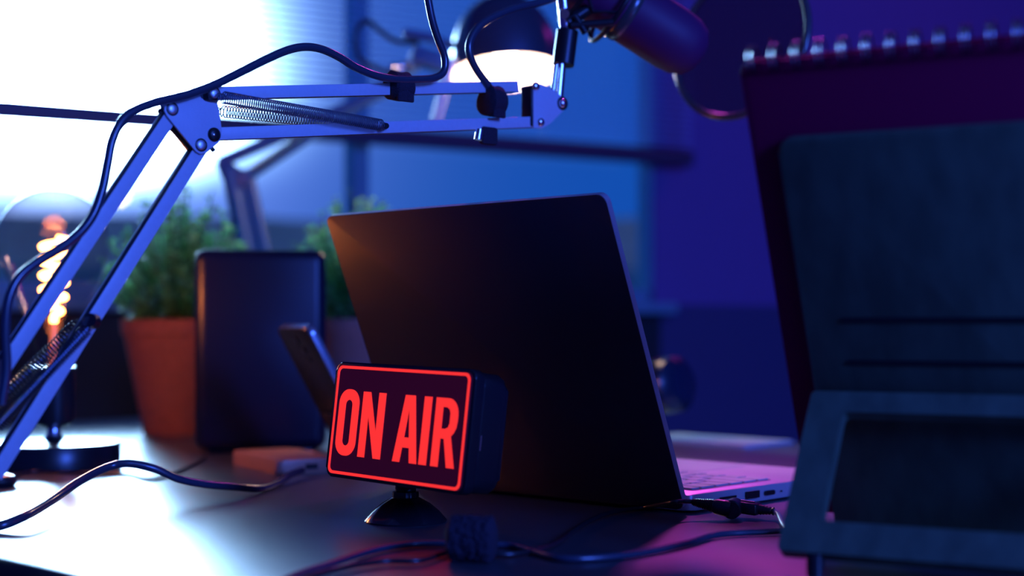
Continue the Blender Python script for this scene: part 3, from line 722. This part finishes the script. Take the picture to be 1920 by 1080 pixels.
rod(P(800, 70, LY), P(870, 92, LY), .0060, name='head_arm')
rod(P(753, 122, LY-.02), P(770, 122, LY-.012), .0055, M['chrome'], 'knob'); rod(P(734, 126, LY-.02), P(745, 126, LY-.012), .0050, M['chrome'], 'knob')
rod(P(848, 112, LY-.09), P(817, 227, LY-.09), .0066, mat('white_enamel', (.9, .9, .92), .3), 'white_rod')
bm = BM(); tube(bm, spline([P(x, y, LY) for x, y in ((785, 80), (745, 78), (715, 60), (690, 40), (672, 52), (668, 85), (676, 112), (700, 125), (735, 140))], 8), .0036, 10); obj('lamp_cable', bm, M['rubber'], dl)
hc = P(950, 137, LY); hx = V((.07, -.17, -1)).normalized()     # shade opens along hx
HM = axis_frame(hc, -hx)
bm = BM(); Rr = .0755; out = []
for i in range(13):
    t = i/12*PI/2*.93; out.append((Rr*math.cos(t)**.85, .010+.100*math.sin(t)))
out = [(Rr, 0)]+out; inn = [(r-.0016, z-.0014) for r, z in out]; inn[0] = (Rr-.0016, 0)
lathe(bm, out+[(.014, .112), (.013, .135), (0, .136)], HM, 64); shd = obj('shade', bm, M['shade'], dl)
bm = BM(); lathe(bm, [(Rr, -.0002)]+[(max(0, r), z) for r, z in inn]+[(0, .105)], HM, 64); obj('shade_lining', bm, M['shadein'], shd)
bm = BM(); bmesh.ops.create_uvsphere(bm, u_segments=32, v_segments=20, radius=.026, matrix=HM @ Matrix.Translation((0, 0, .046))); obj('bulb', bm, M['bulbw'], dl, label='lit white bulb')
l = bpy.data.lights.new('lamp_bulb_light', 'POINT'); l.energy = 1.8; l.color = (1, .66, .52); l.shadow_soft_size = .03
lo = bpy.data.objects.new('lamp_bulb_light', l); sc.collection.objects.link(lo); lo.location = HM @ V((0, 0, -.012))

# ------------------------------------------------------------------ notebook and book stand
nh = V((.8713, -.4907, 0)); nb = V((.4907, .8713, 0)); ntau = math.radians(25.6)
nup = Z*math.cos(ntau)-nb*math.sin(ntau); nn = nh.cross(nup); nn = -nn if nn.y > 0 else nn       # to the viewer
nTL = P(1385, 120, .81); Ln = .288
NM = frame(nTL-nup*Ln, nh, nup, nn); NWd = .235
nbk = thing('spiral_notebook', 'black wire-bound notebook propped upright on the wooden stand, rings on top', 'notebook', nTL-nup*Ln)
bm = BM(); prism(bm, rrect(0, 0, NWd, Ln, .006), NM, -.0012, 0, .0003); obj('back_cover', bm, M['cover'], nbk)
bm = BM(); prism(bm, rrect(.0002, .002, NWd-.002, Ln-.010, .002), NM, -.0072, -.0013); obj('pages', bm, M['paper'], nbk)
bm = BM(); prism(bm, rrect(0, 0, NWd, Ln, .006), NM, -.0086, -.0073, .0003); obj('front_cover', bm, M['cover'], nbk)
x = .0055
while x < NWd-.004:
    bm = BM()
    for q in (0, .0030):
        c = NM @ V((x+q, Ln+.0005, -.0042)); ring = []
        for i in range(28):
            t = 2*PI*i/28; ring.append(c+nup*.0078*math.cos(t)+nn*.0078*math.sin(t)+nh*.0006*math.sin(t))
        tube(bm, ring, .00050, 8, True)
    obj('wire_ring', bm, M['wire'], nbk, label='metal binding ring')
    x += .01275
bs = thing('book_stand', 'wooden folding book stand seen from behind at the right, leg frame hinged out', 'book stand', D(1450, 1080, 0))
off = .0065
def q2(px, py):
    p = R(px, py, nTL+nn*off, nn); return (NM.inverted() @ p).xy
a_ = q2(1455, 262); c_ = q2(1530, 740)
x0 = (a_[0]+c_[0])/2; ytop = a_[1]; yh = c_[1]
SW = .215
x1 = x0+SW
bm = BM(); prism(bm, rrect(x0, -.012, x1, ytop, .008, 8), NM, .0012, off, .0008); pan = obj('back_panel', bm, M['wood'], bs)
for f_ in (.30, .13):
    yy = yh+(ytop-yh)*f_; bm = BM(); prism(bm, rrect(x0+.022, yy, x1-.022, yy+.0028, .0012, 3), NM, off, off+.0010); obj('groove_strip', bm, M['black'], pan)
H0 = NM @ V((x0, yh, off+.002))            # hinge at the left
Fy = R(1452, 1040, H0+V((0, 0, 0)), nb)     # rough ray, refined below
# foot: on the ray of pixel 1452,1040 at height .010
F0 = D(1452, 1040, .010); 
fdir = (F0-H0); fdir -= nh*fdir.dot(nh); LLg = fdir.length; fu = -fdir.normalized()
lgn = nh.cross(fu); lgn = -lgn if lgn.y > 0 else lgn
GMx = frame(H0-fu*LLg, nh, fu, lgn)
bm = BM()
so = rrect(0, 0, SW, LLg, .003, 4); si = rrect(.021, .020, SW-.021, LLg-.014, .003, 4)
ringprism(bm, so, si, GMx, -.002, .006); legf = obj('leg_frame', bm, M['wood'], bs)
for xx in (.02, SW-.02):
    bm = BM(); cyl(bm, GMx @ V((xx, .004, .002)), V(((GMx @ V((xx, .004, .002))).x, (GMx @ V((xx, .004, .002))).y, 0)), .005, 16); obj('rubber_foot', bm, M['rubber'], legf)
for xx in (.03, SW-.03):
    bm = BM(); cyl(bm, H0+nh*(xx-.012), H0+nh*(xx+.012), .0024, 14); obj('hinge', bm, M['armdark'], bs)
bm = BM(); box(bm, NM @ Matrix.Translation(((x0+x1)/2, -.006, -.012)), SW, .006, .028, .0012); obj('page_ledge', bm, M['wood'], bs)

# ------------------------------------------------------------------ headphones and papers beyond the laptop
hY = 1.78; hpc = P(1255, 722, hY)
hp = thing('headphones', 'dark blue glossy headphones standing on the desk behind the laptop', 'headphones', V((hpc.x, hY, 0)))
ax_ = V((.75, -.62, .1)).normalized(); HP = axis_frame(hpc, ax_)
for s, o_ in ((1, V((0, 0, 0))), (-1, -ax_*.10)):
    mt = HP.copy(); mt.translation = hpc+o_
    k = s
    bm = BM(); lathe(bm, [(0, -.004*k), (.030, -.004*k), (.034, .002*k), (.033, .012*k), (.024, .020*k), (.016, .0215*k), (0, .022*k)], mt, 48, lambda a, r, z: r*(1+.16*abs(math.cos(a)))); obj('ear_cup', bm, M['hp'], hp)
    bm = BM(); lathe(bm, [(.018, -.006*k), (.028, -.004*k), (.034, -.010*k), (.030, -.020*k), (.018, -.021*k), (.014, -.012*k)], mt, 48, lambda a, r, z: r*(1+.16*abs(math.cos(a)))); obj('ear_pad', bm, M['rubber'], hp)
bm = BM(); ups = V((0, 0, 1)); pts = []
e0 = hpc; e1 = hpc-ax_*.10
back = V((-.3, .7, -.05))
for i in range(25):
    t = PI*i/24; pts.append((e0+e1)/2+(e0-e1)/2*math.cos(t)+back.normalized()*.085*math.sin(t)-Z*.012*math.sin(t))
tube(bm, pts, .0055, 12); obj('headband', bm, M['hp'], hp)
bm = BM(); pc_ = D(1330, 826, .002); prism(bm, rrect(-.085, -.05, .085, .05, .003), frame(V((pc_.x, pc_.y, 0)), -h, b, Z), 0, .0040, .0004)
tag(obj('notepad', bm, M['pad']), 'pale thin notepad lying on the far side of the desk beyond the laptop', 'notepad')
